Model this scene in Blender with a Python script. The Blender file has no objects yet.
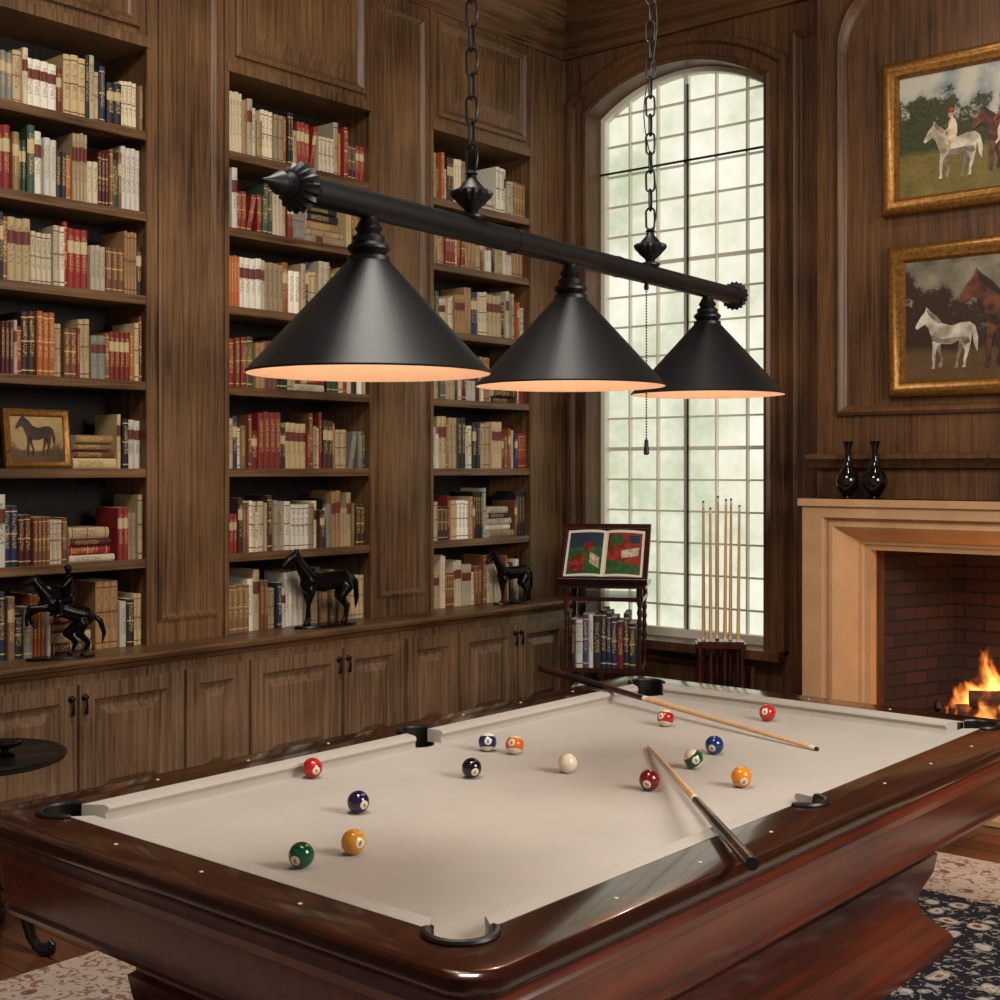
import bpy, bmesh, math, random
from mathutils import Vector, Matrix
random.seed(23)
S=bpy.context.scene
try:
    S.view_settings.view_transform='Standard'
except Exception: pass
FZ=0.10
COL=bpy.context.collection
# ---------------------------------------------------------------- helpers
def c(r,g,b):
    f=lambda v:(v/255/12.92) if v/255<=0.04045 else ((v/255+0.055)/1.055)**2.4
    return (f(r),f(g),f(b),1)
def newmat(name):
    m=bpy.data.materials.new(name); m.use_nodes=True
    nt=m.node_tree; b=nt.nodes['Principled BSDF']; return m,nt,b
def N(nt,t,**k):
    n=nt.nodes.new(t)
    for a,v in k.items(): setattr(n,a,v)
    return n
def ramp(nt,stops,fac=None,interp='LINEAR'):
    r=nt.nodes.new('ShaderNodeValToRGB'); r.color_ramp.interpolation=interp
    e=r.color_ramp.elements
    while len(e)<len(stops): e.new(0.5)
    for i,(p,col) in enumerate(stops): e[i].position=p; e[i].color=col
    if fac is not None: nt.links.new(fac,r.inputs[0])
    return r
def mathn(nt,op,a,b=None,cl=False):
    n=nt.nodes.new('ShaderNodeMath'); n.operation=op; n.use_clamp=cl
    for i,v in enumerate((a,b)):
        if v is None: continue
        if isinstance(v,(int,float)): n.inputs[i].default_value=v
        else: nt.links.new(v,n.inputs[i])
    return n.outputs[0]
def mixc(nt,f,a,b,bt='MIX'):
    n=nt.nodes.new('ShaderNodeMix'); n.data_type='RGBA'; n.blend_type=bt
    for s,v in ((0,f),(6,a),(7,b)):
        if isinstance(v,(int,float)): n.inputs[s].default_value=v
        elif isinstance(v,tuple): n.inputs[s].default_value=v
        else: nt.links.new(v,n.inputs[s])
    return n.outputs[2]
def plain(name,col,rough=0.5,metal=0,coat=0,emit=None,es=0,noise=0.0,nscale=30,spec=None):
    m,nt,b=newmat(name)
    b.inputs['Base Color'].default_value=col; b.inputs['Roughness'].default_value=rough
    b.inputs['Metallic'].default_value=metal; b.inputs['Coat Weight'].default_value=coat
    if spec is not None: b.inputs['Specular IOR Level'].default_value=spec
    if emit: b.inputs['Emission Color'].default_value=emit; b.inputs['Emission Strength'].default_value=es
    if noise>0:
        tc=N(nt,'ShaderNodeTexCoord'); n=N(nt,'ShaderNodeTexNoise'); n.inputs['Scale'].default_value=nscale; n.inputs['Detail'].default_value=5
        nt.links.new(tc.outputs['Object'],n.inputs['Vector'])
        d=tuple(x*(1-noise) for x in col[:3])+(1,); l=tuple(min(1,x*(1+noise)) for x in col[:3])+(1,)
        r=ramp(nt,[(0.3,d),(0.7,l)],n.outputs['Fac']); nt.links.new(r.outputs[0],b.inputs['Base Color'])
    return m
def wood(name,dark,light,axis='Z',rough=0.5,coat=0.0,bump=0.12,fine=75,spec=0.4,planks=False,crough=0.08,soft=0.165):
    m,nt,b=newmat(name); L=nt.links
    tc=N(nt,'ShaderNodeTexCoord'); mp=N(nt,'ShaderNodeMapping')
    s=[fine,fine,fine]; s['XYZ'.index(axis)]=fine*0.03
    mp.inputs['Scale'].default_value=s
    L.new(tc.outputs['Object'],mp.inputs['Vector'])
    n1=N(nt,'ShaderNodeTexNoise'); n1.inputs['Scale'].default_value=1; n1.inputs['Detail'].default_value=5; n1.inputs['Roughness'].default_value=0.6; n1.inputs['Distortion'].default_value=0.5
    L.new(mp.outputs[0],n1.inputs['Vector'])
    n2=N(nt,'ShaderNodeTexNoise'); n2.inputs['Scale'].default_value=2.2; n2.inputs['Detail'].default_value=3
    L.new(tc.outputs['Object'],n2.inputs['Vector'])
    f=mathn(nt,'ADD',mathn(nt,'MULTIPLY',n1.outputs['Fac'],0.6),mathn(nt,'MULTIPLY',n2.outputs['Fac'],0.4))
    r=ramp(nt,[(0.5-soft,dark),(0.5+soft,light)],f)
    out=r.outputs[0]
    if planks:
        br=N(nt,'ShaderNodeTexBrick'); br.inputs['Scale'].default_value=1
        br.inputs['Brick Width'].default_value=1.4; br.inputs['Row Height'].default_value=0.12; br.inputs['Mortar Size'].default_value=0.004
        br.inputs['Color1'].default_value=(0.6,0.6,0.6,1); br.inputs['Color2'].default_value=(1,1,1,1); br.inputs['Mortar'].default_value=(0.15,0.15,0.15,1)
        L.new(tc.outputs['Object'],br.inputs['Vector'])
        out=mixc(nt,1.0,out,br.outputs['Color'],'MULTIPLY')
    L.new(out,b.inputs['Base Color'])
    b.inputs['Roughness'].default_value=rough; b.inputs['Coat Weight'].default_value=coat; b.inputs['Coat Roughness'].default_value=crough
    b.inputs['Specular IOR Level'].default_value=spec
    bp=N(nt,'ShaderNodeBump'); bp.inputs['Strength'].default_value=bump; bp.inputs['Distance'].default_value=0.004
    L.new(n1.outputs['Fac'],bp.inputs['Height']); L.new(bp.outputs[0],b.inputs['Normal'])
    return m

class MB:
    def __init__(s,M=None): s.v=[];s.f=[];s.m=[];s.M=M;s.fc=[];s.uv=[]
    def vert(s,p):
        p=Vector(p)
        if s.M is not None: p=s.M@p
        s.v.append(tuple(p)); return len(s.v)-1
    def face(s,idx,m=0,col=None,uv=None):
        s.f.append(tuple(idx)); s.m.append(m); s.fc.append(col); s.uv.append(uv)
    def box(s,x0,x1,y0,y1,z0,z1,m=0):
        i=[s.vert(p) for p in ((x0,y0,z0),(x1,y0,z0),(x1,y1,z0),(x0,y1,z0),(x0,y0,z1),(x1,y0,z1),(x1,y1,z1),(x0,y1,z1))]
        for q in ((3,2,1,0),(4,5,6,7),(0,1,5,4),(1,2,6,5),(2,3,7,6),(3,0,4,7)): s.face([i[k] for k in q],m)
    def prism(s,pts,vec,m=0):
        vec=Vector(vec); a=[s.vert(p) for p in pts]; b=[s.vert(Vector(p)+vec) for p in pts]; n=len(pts)
        s.face(a[::-1],m); s.face(b,m)
        for k in range(n): s.face((a[k],a[(k+1)%n],b[(k+1)%n],b[k]),m)
    def rings(s,rings,m=0,closed=True,cap0=False,cap1=False,loop=False):
        R=[[s.vert(p) for p in r] for r in rings]; n=len(R[0])
        K=len(R)
        for a in range(K if loop else K-1):
            A=R[a];B=R[(a+1)%K]
            for k in range(n if closed else n-1):
                k2=(k+1)%n; s.face((A[k],A[k2],B[k2],B[k]),m)
        if cap0: s.face(R[0][::-1],m)
        if cap1: s.face(R[-1],m)
    def lathe(s,cen,prof,seg=24,m=0,ax=(0,0,1),flute=0,cap=True):
        ax=Vector(ax).normalized(); q=ax.to_track_quat('Z','Y').to_matrix(); cen=Vector(cen); rs=[]
        for r,z in prof:
            ring=[]
            for k in range(seg):
                a=2*math.pi*k/seg; rr=r*(1-(flute if k%2 else 0))
                ring.append(cen+q@Vector((rr*math.cos(a),rr*math.sin(a),z)))
            rs.append(ring)
        s.rings(rs,m,cap0=cap,cap1=cap)
    def tube(s,pts,rad,seg=8,m=0,closed=False,flat=1.0):
        pts=[Vector(p) for p in pts]; n=len(pts)
        if isinstance(rad,(int,float)): rad=[rad]*n
        rs=[];up=None
        for i in range(n):
            if closed: t=pts[(i+1)%n]-pts[i-1]
            else: t=pts[min(i+1,n-1)]-pts[max(i-1,0)]
            t.normalize()
            if up is None:
                up=Vector((0,0,1)) if abs(t.z)<0.9 else Vector((1,0,0))
            a=t.cross(up)
            if a.length<1e-4: a=t.cross(Vector((1,0,0.1)))
            a.normalize(); b=a.cross(t).normalized(); up=b
            rs.append([pts[i]+a*rad[i]*math.cos(2*math.pi*k/seg)+b*rad[i]*flat*math.sin(2*math.pi*k/seg) for k in range(seg)])
        s.rings(rs,m,cap0=not closed,cap1=not closed,loop=closed)
    def ell(s,cen,rx,ry,rz,m=0,seg=14,rn=9,R=None):
        cen=Vector(cen); rs=[]
        for j in range(rn+1):
            th=math.pi*j/rn; th=max(0.06,min(math.pi-0.06,th))
            ring=[]
            for k in range(seg):
                a=2*math.pi*k/seg
                p=Vector((rx*math.sin(th)*math.cos(a),ry*math.sin(th)*math.sin(a),-rz*math.cos(th)))
                if R is not None: p=R@p
                ring.append(cen+p)
            rs.append(ring)
        s.rings(rs,m,cap0=True,cap1=True)
    def build(s,name,mats,parent=None,smooth=True,bevel=0,ang=35,recalc=True):
        me=bpy.data.meshes.new(name); me.from_pydata(s.v,[],s.f)
        for mm in mats: me.materials.append(mm)
        for p,mi in zip(me.polygons,s.m): p.material_index=mi
        if any(u is not None for u in s.uv):
            me.uv_layers.new(name='UV'); me.color_attributes.new('Col','FLOAT_COLOR','CORNER')
            fu=[];fcx=[]
            for p,u,cc in zip(me.polygons,s.uv,s.fc):
                for k in range(p.loop_total):
                    uu=u[k] if u else (0,0); fu+= [uu[0],uu[1]]
                    fcx+=list(cc if cc else (0.5,0.5,0.5,1))
            me.uv_layers['UV'].data.foreach_set('uv',fu)
            me.color_attributes['Col'].data.foreach_set('color',fcx)
        if recalc:
            bm=bmesh.new(); bm.from_mesh(me); bmesh.ops.recalc_face_normals(bm,faces=bm.faces); bm.to_mesh(me); bm.free()
        if smooth:
            me.shade_smooth()
            try: me.set_sharp_from_angle(angle=math.radians(ang))
            except Exception: pass
        ob=bpy.data.objects.new(name,me); COL.objects.link(ob)
        if bevel:
            b=ob.modifiers.new('bevel','BEVEL'); b.width=bevel; b.segments=2; b.limit_method='ANGLE'; b.angle_limit=math.radians(40)
        if parent: ob.parent=parent
        return ob
def empty(name,loc=(0,0,0)):
    e=bpy.data.objects.new(name,None); e.empty_display_size=0.1; COL.objects.link(e); return e
def rectloft(mb,u0,u1,w0,w1,prof,fn,m=0,cap=True,capm=None):
    rs=[]
    for o,d in prof:
        rs.append([fn(u0+o,w0+o,d),fn(u1-o,w0+o,d),fn(u1-o,w1-o,d),fn(u0+o,w1-o,d)])
    mb.rings(rs,m)
    if cap:
        R=[mb.vert(p) for p in rs[-1]]; mb.face(R,m if capm is None else capm)

# ---------------------------------------------------------------- materials
OAKd,OAKl=c(46,29,17),c(136,100,66)
oakZ=wood('oak_vertical',OAKd,OAKl,'Z',0.4)
oakY=wood('oak_shelf',OAKd,OAKl,'Y',0.38)
oakX=wood('oak_rail',c(42,26,15),c(114,78,49),'X',0.4)
oakBZ=wood('oak_warm_vertical',c(42,26,15),c(114,78,49),'Z',0.4)
oakG=wood('oak_cabinet',c(54,38,27),c(144,114,86),'Z',0.34)
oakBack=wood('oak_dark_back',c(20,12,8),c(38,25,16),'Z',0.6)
mahog=wood('mahogany_polished',c(42,14,7),c(118,48,22),'Y',0.28,0.4,0.02,22,0.45,crough=0.16,soft=.15)
mahogRail=wood('mahogany_rail',c(26,10,6),c(62,26,14),'Y',0.18,0.5,0.02,22,0.42,crough=.07,soft=.15)
floorM=wood('floor_boards',c(64,34,20),c(140,84,52),'X',0.3,0.3,0.05,22,0.5,planks=True)
blackM=plain('black_lacquer',c(16,14,14),0.35,0,0.2)
shadeM=plain('shade_black',c(14,13,14),0.46,0.0,0.0,spec=0.42)
shadeIn=plain('shade_inner_peach',c(230,192,160),0.6)
bronze=plain('dark_bronze',c(24,20,18),0.25,0.7)
iron=plain('dark_iron',c(26,23,22),0.4,0.6)
leather=plain('pocket_leather',c(18,14,12),0.4)
pageM=plain('paper',c(226,214,190),0.8)
gold=plain('gilt_frame',c(140,96,42),0.38,0.6,noise=0.4,nscale=60)
stone=plain('sandstone',c(190,148,106),0.75,noise=0.14,nscale=5)
whiteM=plain('painted_mullion',c(222,218,202),0.6)
darkred=wood('dark_red_wood',c(30,10,8),c(70,26,18),'Z',0.3,0.4)
maple=wood('cue_maple',c(196,152,100),c(226,186,132),'Z',0.3,0.3,0.0)
feltM,nt,b=newmat('table_cloth'); tc=N(nt,'ShaderNodeTexCoord'); n=N(nt,'ShaderNodeTexNoise'); n.inputs['Scale'].default_value=400; nt.links.new(tc.outputs['Object'],n.inputs['Vector'])
n2=N(nt,'ShaderNodeTexNoise'); n2.inputs['Scale'].default_value=3; nt.links.new(tc.outputs['Object'],n2.inputs['Vector'])
f=mathn(nt,'ADD',mathn(nt,'MULTIPLY',n.outputs['Fac'],0.5),mathn(nt,'MULTIPLY',n2.outputs['Fac'],0.5))
r=ramp(nt,[(0.3,c(166,160,152)),(0.7,c(184,177,168))],f); nt.links.new(r.outputs[0],b.inputs['Base Color']); b.inputs['Roughness'].default_value=0.9; b.inputs['Sheen Weight'].default_value=0.15
brickM,nt,b=newmat('firebox_brick'); tc=N(nt,'ShaderNodeTexCoord'); sp=N(nt,'ShaderNodeSeparateXYZ'); nt.links.new(tc.outputs['Object'],sp.inputs[0])
cb=N(nt,'ShaderNodeCombineXYZ'); nt.links.new(mathn(nt,'ADD',sp.outputs[0],sp.outputs[1]),cb.inputs[0]); nt.links.new(sp.outputs[2],cb.inputs[1])
br=N(nt,'ShaderNodeTexBrick'); br.inputs['Scale'].default_value=1; br.inputs['Brick Width'].default_value=0.2; br.inputs['Row Height'].default_value=0.065; br.inputs['Mortar Size'].default_value=0.006
br.inputs['Color1'].default_value=c(60,34,26); br.inputs['Color2'].default_value=c(38,23,19); br.inputs['Mortar'].default_value=c(18,14,13)
nt.links.new(cb.outputs[0],br.inputs['Vector']); nt.links.new(br.outputs['Color'],b.inputs['Base Color']); b.inputs['Roughness'].default_value=0.9
# books
bookM,nt,b=newmat('book_covers'); L=nt.links
ca=N(nt,'ShaderNodeAttribute',attribute_name='Col'); uv=N(nt,'ShaderNodeUVMap',uv_map='UV'); sp=N(nt,'ShaderNodeSeparateXYZ'); L.new(uv.outputs[0],sp.inputs[0])
u0=sp.outputs[0]; v=sp.outputs[1]
uf=mathn(nt,'FRACT',u0); rnd=mathn(nt,'DIVIDE',mathn(nt,'FLOOR',u0),50.0)
def band(a,bb,x): return mathn(nt,'MULTIPLY',mathn(nt,'GREATER_THAN',x,a),mathn(nt,'LESS_THAN',x,bb))
inU=band(0.2,0.8,uf)
cbv=N(nt,'ShaderNodeCombineXYZ'); L.new(mathn(nt,'MULTIPLY',uf,3.0),cbv.inputs[0]); L.new(mathn(nt,'MULTIPLY',v,34.0),cbv.inputs[1]); L.new(mathn(nt,'MULTIPLY',rnd,90.0),cbv.inputs[2])
tn=N(nt,'ShaderNodeTexNoise'); tn.inputs['Scale'].default_value=1.6; tn.inputs['Detail'].default_value=1; L.new(cbv.outputs[0],tn.inputs['Vector'])
txt=mathn(nt,'MULTIPLY',mathn(nt,'MULTIPLY',mathn(nt,'GREATER_THAN',tn.outputs['Fac'],0.52),inU),band(0.3,0.88,v))
lab=mathn(nt,'MULTIPLY',band(0.6,0.8,v),mathn(nt,'GREATER_THAN',rnd,0.72))
bd=mathn(nt,'ADD',mathn(nt,'ADD',band(0.08,0.1,v),band(0.9,0.92,v)),band(0.53,0.55,v),True)
bd=mathn(nt,'MULTIPLY',bd,mathn(nt,'LESS_THAN',rnd,0.4))
lum=N(nt,'ShaderNodeRGBToBW'); L.new(ca.outputs['Color'],lum.inputs[0])
isl=mathn(nt,'GREATER_THAN',lum.outputs[0],0.2)
tcx=mixc(nt,isl,c(205,170,105),c(90,54,34))
labc=mixc(nt,isl,c(190,170,130),c(104,36,26))
o=mixc(nt,lab,ca.outputs['Color'],labc); o=mixc(nt,bd,o,tcx)
o=mixc(nt,mathn(nt,'MULTIPLY',txt,0.6),o,tcx)
isS=mathn(nt,'GREATER_THAN',u0,0.001); o=mixc(nt,isS,ca.outputs['Color'],o)
L.new(o,b.inputs['Base Color']); b.inputs['Roughness'].default_value=0.6
# window light
glassM,nt,b=newmat('obscure_daylit_glass'); L=nt.links; tc=N(nt,'ShaderNodeTexCoord')
n=N(nt,'ShaderNodeTexNoise'); n.inputs['Scale'].default_value=1.6; n.inputs['Detail'].default_value=3; L.new(tc.outputs['Object'],n.inputs['Vector'])
n2=N(nt,'ShaderNodeTexNoise'); n2.inputs['Scale'].default_value=22; n2.inputs['Detail'].default_value=3; L.new(tc.outputs['Object'],n2.inputs['Vector'])
f=mathn(nt,'ADD',mathn(nt,'MULTIPLY',n.outputs['Fac'],0.85),mathn(nt,'MULTIPLY',n2.outputs['Fac'],0.15))
r=ramp(nt,[(0.36,c(196,204,174)),(0.48,c(230,231,208)),(0.62,c(250,248,232))],f)
L.new(r.outputs[0],b.inputs['Emission Color']); b.inputs['Emission Strength'].default_value=1.03; b.inputs['Base Color'].default_value=(0.1,0.1,0.1,1); b.inputs['Roughness'].default_value=0.3
# rug
rugM,nt,b=newmat('floral_rug'); L=nt.links; tc=N(nt,'ShaderNodeTexCoord'); sp=N(nt,'ShaderNodeSeparateXYZ'); L.new(tc.outputs['Object'],sp.inputs[0])
RX0,RX1,RY0,RY1=-3.75,-0.5,0.9,5.23
dx=mathn(nt,'MINIMUM',mathn(nt,'SUBTRACT',sp.outputs[0],RX0),mathn(nt,'SUBTRACT',RX1,sp.outputs[0]))
dy=mathn(nt,'MINIMUM',mathn(nt,'SUBTRACT',sp.outputs[1],RY0),mathn(nt,'SUBTRACT',RY1,sp.outputs[1]))
dd=mathn(nt,'MINIMUM',dx,dy)
nz=N(nt,'ShaderNodeTexNoise'); nz.inputs['Scale'].default_value=5; L.new(tc.outputs['Object'],nz.inputs['Vector'])
va=N(nt,'ShaderNodeVectorMath',operation='ADD'); vs=N(nt,'ShaderNodeVectorMath',operation='SCALE'); vs.inputs['Scale'].default_value=0.12
L.new(nz.outputs['Color'],vs.inputs[0]); L.new(tc.outputs['Object'],va.inputs[0]); L.new(vs.outputs[0],va.inputs[1])
vo=N(nt,'ShaderNodeTexVoronoi'); vo.inputs['Scale'].default_value=9; L.new(va.outputs[0],vo.inputs['Vector'])
n3=N(nt,'ShaderNodeTexNoise'); n3.inputs['Scale'].default_value=26; n3.inputs['Detail'].default_value=2; n3.inputs['Distortion'].default_value=1.6; L.new(tc.outputs['Object'],n3.inputs['Vector'])
flow=ramp(nt,[(0.0,c(150,54,44)),(0.13,c(214,200,184)),(0.27,c(160,160,150)),(0.32,c(22,24,38)),(0.5,c(22,24,38))],vo.outputs['Distance'],'CONSTANT')
leaf=mathn(nt,'GREATER_THAN',n3.outputs['Fac'],0.58)
field=mixc(nt,leaf,flow.outputs[0],c(166,160,152))
bf=ramp(nt,[(0.0,c(150,70,55)),(0.13,c(110,96,100)),(0.20,c(204,184,166)),(0.5,c(204,184,166))],vo.outputs['Distance'],'CONSTANT')
leaf2=mathn(nt,'GREATER_THAN',n3.outputs['Fac'],0.56)
bord=mixc(nt,leaf2,bf.outputs[0],c(150,112,98))
o=mixc(nt,mathn(nt,'GREATER_THAN',dd,0.50),bord,field)
L.new(o,b.inputs['Base Color']); b.inputs['Roughness'].default_value=0.95

# ---------------------------------------------------------------- room shell
WL=-5.2; WB=6.3; CZ=4.72; XR=1.2; Y0=0.2
def room_piece(name,boxes,mat,bevel=0):
    mb=MB()
    for bx in boxes: mb.box(*bx)
    return mb.build(name,[mat],smooth=False,bevel=bevel)
room_piece('floor',[(WL-0.1,XR,-1.5,WB+0.1,FZ-0.1,FZ)],floorM)
room_piece('ceiling',[(WL-0.1,XR,-0.6,WB+0.3,CZ,CZ+0.1)],plain('ceiling_dark_wood',c(56,38,26),0.6,noise=0.2,nscale=8))
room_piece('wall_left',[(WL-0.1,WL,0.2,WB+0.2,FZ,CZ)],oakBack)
wx0,wx1,wz0,wzs,wrise=-4.67,-3.49,0.70,3.76,0.19
def archpts(o,y,n=18,bottom=True):
    x0=wx0-o;x1=wx1+o;xm=(x0+x1)/2;hw=(x1-x0)/2;rise=wrise+o*0.35;zs=wzs+o*0.65
    R=(hw*hw+rise*rise)/(2*rise);zc=zs+rise-R;a=math.asin(hw/R)
    P=[(xm+R*math.sin(-a+2*a*k/n),y,zc+R*math.cos(-a+2*a*k/n)) for k in range(n+1)]
    return [(x0,y,wz0-(o if bottom else 0))]+P+[(x1,y,wz0-(o if bottom else 0))]
fx0,fx1,fzt=-2.77,-1.34,1.275
mb=MB()
mb.box(WL,wx0,WB,WB+0.2,FZ,CZ); mb.box(wx0,wx1,WB,WB+0.2,FZ,wz0)
ap=archpts(0,WB)[1:-1]
mb.prism([(p[0],WB,p[2]) for p in ap]+[(wx1,WB,CZ),(wx0,WB,CZ)],(0,0.2,0))
mb.box(wx1,fx0-0.05,WB,WB+0.2,FZ,CZ); mb.box(fx1+0.05,XR,WB,WB+0.2,FZ,CZ); mb.box(fx0-0.05,fx1+0.05,WB,WB+0.2,fzt+0.1,CZ)
wall_back=mb.build('wall_back',[oakBZ],smooth=False)
CB=6.1; cx0,cx1=-3.09,-1.0
mb=MB()
mb.box(cx0,fx0,CB,WB,FZ,CZ-0.3); mb.box(fx1,cx1,CB,WB,FZ,CZ-0.3); mb.box(fx0,fx1,CB,WB,fzt,CZ-0.3)
pr=[(0,0),(0,0.02),(0.015,0.03),(0.03,0.022),(0.04,0.008),(0.05,0.0)]
pr2=[(0,0),(0,0.02),(0.015,0.03),(0.03,0.022),(0.04,0.008),(0.05,0.003)]
def shoulder(o):
    a0,a1,b0,b1=-2.98+o,-1.12-o,1.93+o,4.05-o
    P=[(a0,b0),(a0,b1-0.28)]
    for k in range(9):
        t=k/8*math.pi/2; P.append((a0+0.24*(1-math.cos(t)) , b1-0.28+0.28*math.sin(t)))
    for k in range(8,-1,-1):
        t=k/8*math.pi/2; P.append((a1-0.24*(1-math.cos(t)) , b1-0.28+0.28*math.sin(t)))
    P+=[(a1,b1-0.28),(a1,b0)]
    return P
mb.rings([[(p[0],CB-d,p[1]) for p in shoulder(o)] for o,d in pr])
mb.prism([(cx0-0.03,CB,1.665),(cx0-0.03,CB-0.03,1.67),(cx0-0.03,CB-0.05,1.70),(cx0-0.03,CB-0.07,1.715),(cx0-0.03,CB-0.07,1.735),(cx0-0.03,CB,1.745)],(cx1-cx0+0.06,0,0))
mb.build('wall_chimney_breast',[oakBZ],smooth=True,ang=30)
mb=MB()
rp=[(0.0,0.0),(0.0,0.03),(0.02,0.035),(0.035,0.02),(0.085,0.02),(0.1,0.045),(0.13,0.045),(0.14,0.0)]
mb.rings([[(max(p[0],-4.84),WB-d,p[2]) for p in archpts(o,0,bottom=False)] for o,d in rp],closed=False)
mb.box(-4.8,wx1+0.12,WB-0.09,WB,wz0-0.05,wz0)
Yw=lambda u,w,d:(u,WB-d,w)
rectloft(mb,-4.6,-3.55,FZ+0.19,wz0-0.09,pr2,Yw)
rectloft(mb,-3.33,-3.13,FZ+0.2,CZ-0.75,pr2,Yw)
mb.build('trim_1',[oakBZ],smooth=True)
def crown(base,sgn=1):
    return [(0,4.12),(0.03,4.12),(0.03,4.17),(0.06,4.19),(0.06,4.24),(0.1,4.28),(0.13,4.36),(0.2,4.42),(0.2,4.46),(0.26,4.5),(0.3,4.58),(0.36,4.62),(0.36,4.72),(0,4.72)]
mb=MB(); cr=crown(0)
mb.prism([(-4.87+d,0.3,z) for d,z in cr],(0,WB-0.3,0)); mb.build('trim_cornice_left',[oakY],smooth=True,ang=25)
mb=MB(); mb.prism([(-4.87,WB-d,z) for d,z in cr],(XR+4.87,0,0)); mb.prism([(cx0-0.05,CB-d,z) for d,z in cr],(cx1-cx0+0.1,0,0)); mb.build('trim_cornice_back',[oakX],smooth=True,ang=25)
mb=MB(); mb.box(-4.7,cx0,WB-0.03,WB,FZ,FZ+0.16); mb.box(cx1,XR,WB-0.03,WB,FZ,FZ+0.16); mb.build('baseboard_back',[oakX],smooth=False,bevel=0.006)

# window
win=empty('window_1')
mb=MB(); g=archpts(0.03,6.47,bottom=True); mb.face([mb.vert(p) for p in g]); mb.build('glass',[glassM],win,smooth=False)
mb=MB()
mb.rings([[(p[0],y,p[2]) for p in archpts(o,0)] for o,y in [(0.0,6.46),(0.0,6.42),(-0.03,6.42),(-0.035,6.46)]])
W=wx1-wx0
for k in range(1,6):
    xx=wx0+W*k/6; w=0.015 if k==3 else 0.005
    mb.box(xx-w,xx+w,6.435,6.465,wz0,wzs+wrise*(0.98 if k==3 else 0.8 if k in (2,4) else .5))
nr=18
for k in range(1,nr):
    zz=wz0+(wzs+wrise-wz0)*k/nr; w=0.011 if k%6==0 else 0.0055
    mb.box(wx0,wx1,6.44,6.463,zz-w,zz+w)
mb.box(wx0,wx1,6.41,6.46,wz0,wz0+0.05)
mb.build('mullions',[whiteM],win,smooth=False,bevel=0.002)
mb=MB(); xx=wx0+W*0.52
mb.box(xx-0.003,xx+0.003,6.41,6.425,wz0+0.05,wzs+0.1); mb.box(wx0,wx1,6.41,6.425,3.42,3.43); mb.build('casement_bar',[iron],win,smooth=False)

# ---------------------------------------------------------------- bookcase
bc=empty('built_in_bookcase')
UF=-4.85; LF=-4.70; BK=-5.18
bays=[(1.12,2.0),(2.43,3.35),(3.767,4.682),(5.125,5.973)]
piers=[(0.7,1.12),(2.0,2.43),(3.35,3.767),(4.682,5.125),(5.973,WB)]
shz=[1.275,1.665,2.04,2.41,2.77,3.12]
TOPZ=3.50; CT=0.905
mb=MB()
for a,bb in piers:
    mb.box(BK,UF,a,bb,CT,4.15)
    if bb-a>0.35:
        Xf=lambda u,w,d:(UF+d,u,w)
        rectloft(mb,a+0.05,bb-0.05,CT+0.1,4.05,[(0,0),(0,0.012),(0.012,0.016),(0.022,0.006),(0.03,0)],Xf,cap=False)
    for yy in (a,bb):
        mb.box(UF,UF+0.012,yy-0.012,yy+0.012,CT,4.12)
mb.build('uprights',[oakZ],bc,smooth=True,ang=30)
mb=MB()
for a,bb in bays:
    mb.box(BK,UF,a,bb,TOPZ,4.15)
    Xf=lambda u,w,d:(UF+d,u,w)
    rectloft(mb,a+0.05,bb-0.05,TOPZ+0.06,4.08,[(0,0),(0,0.02),(0.02,0.028),(0.035,0.01),(0.05,0.002),(0.08,0.002),(0.13,0.016)],Xf)
    mb.box(BK,UF+0.02,a,bb,TOPZ-0.02,TOPZ+0.025)
mb.build('upper_panels',[oakZ],bc,smooth=True,ang=25)
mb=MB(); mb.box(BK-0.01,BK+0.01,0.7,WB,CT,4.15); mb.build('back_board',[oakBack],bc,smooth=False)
mb=MB()
for a,bb in bays:
    for z in shz: mb.box(BK,UF-0.012,a,bb,z-0.028,z); mb.box(UF-0.015,UF+0.004,a,bb,z-0.036,z+0.003)
mb.build('shelves',[oakY],bc,smooth=False,bevel=0.003)
mb=MB()
mb.prism([(BK,0.7,CT),(-4.655,0.7,CT),(-4.65,0.7,CT-0.012),(-4.655,0.7,CT-0.028),(-4.675,0.7,CT-0.038),(-4.69,0.7,CT-0.06),(BK,0.7,CT-0.06)],(0,WB-0.7,0))
mb.build('counter',[oakY],bc,smooth=True,ang=25,bevel=0.002)
mb=MB(); mb.box(BK,LF,0.7,WB,FZ+0.1,CT-0.05); mb.box(BK,LF-0.05,0.7,WB,FZ,FZ+0.1)
Xl=lambda u,w,d:(LF+d,u,w)
doors=[(0.75,1.2),(1.22,1.68),(1.72,2.35),(2.40,2.895),(2.915,3.40),(3.43,3.75),(3.78,4.325),(4.345,4.75),(4.78,5.15),(5.18,5.64),(5.66,6.1)]
for a,bb in doors:
    rectloft(mb,a,bb,FZ+0.17,CT-0.10,[(0,0),(0,0.02),(0.065,0.02),(0.072,0.010),(0.085,0.003),(0.10,0.001),(0.135,0.019),(0.145,0.019)],Xl)
mb.build('base_cabinets',[oakG],bc,smooth=True,ang=22)
mb=MB()
for yy in (2.875,2.935,4.305,4.365,5.625,5.675):
    mb.lathe((LF+0.02,yy,CT-0.15),[(0.012,0),(0.014,0.006),(0.005,0.012),(0.01,0.022),(0.0,0.025)],10,0,(1,0,0))
    mb.tube([(LF+0.04,yy,CT-0.15),(LF+0.042,yy,CT-0.19),(LF+0.036,yy,CT-0.215)],[0.004,0.006,0.009],8)
mb.build('door_pulls',[iron],bc)
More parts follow.
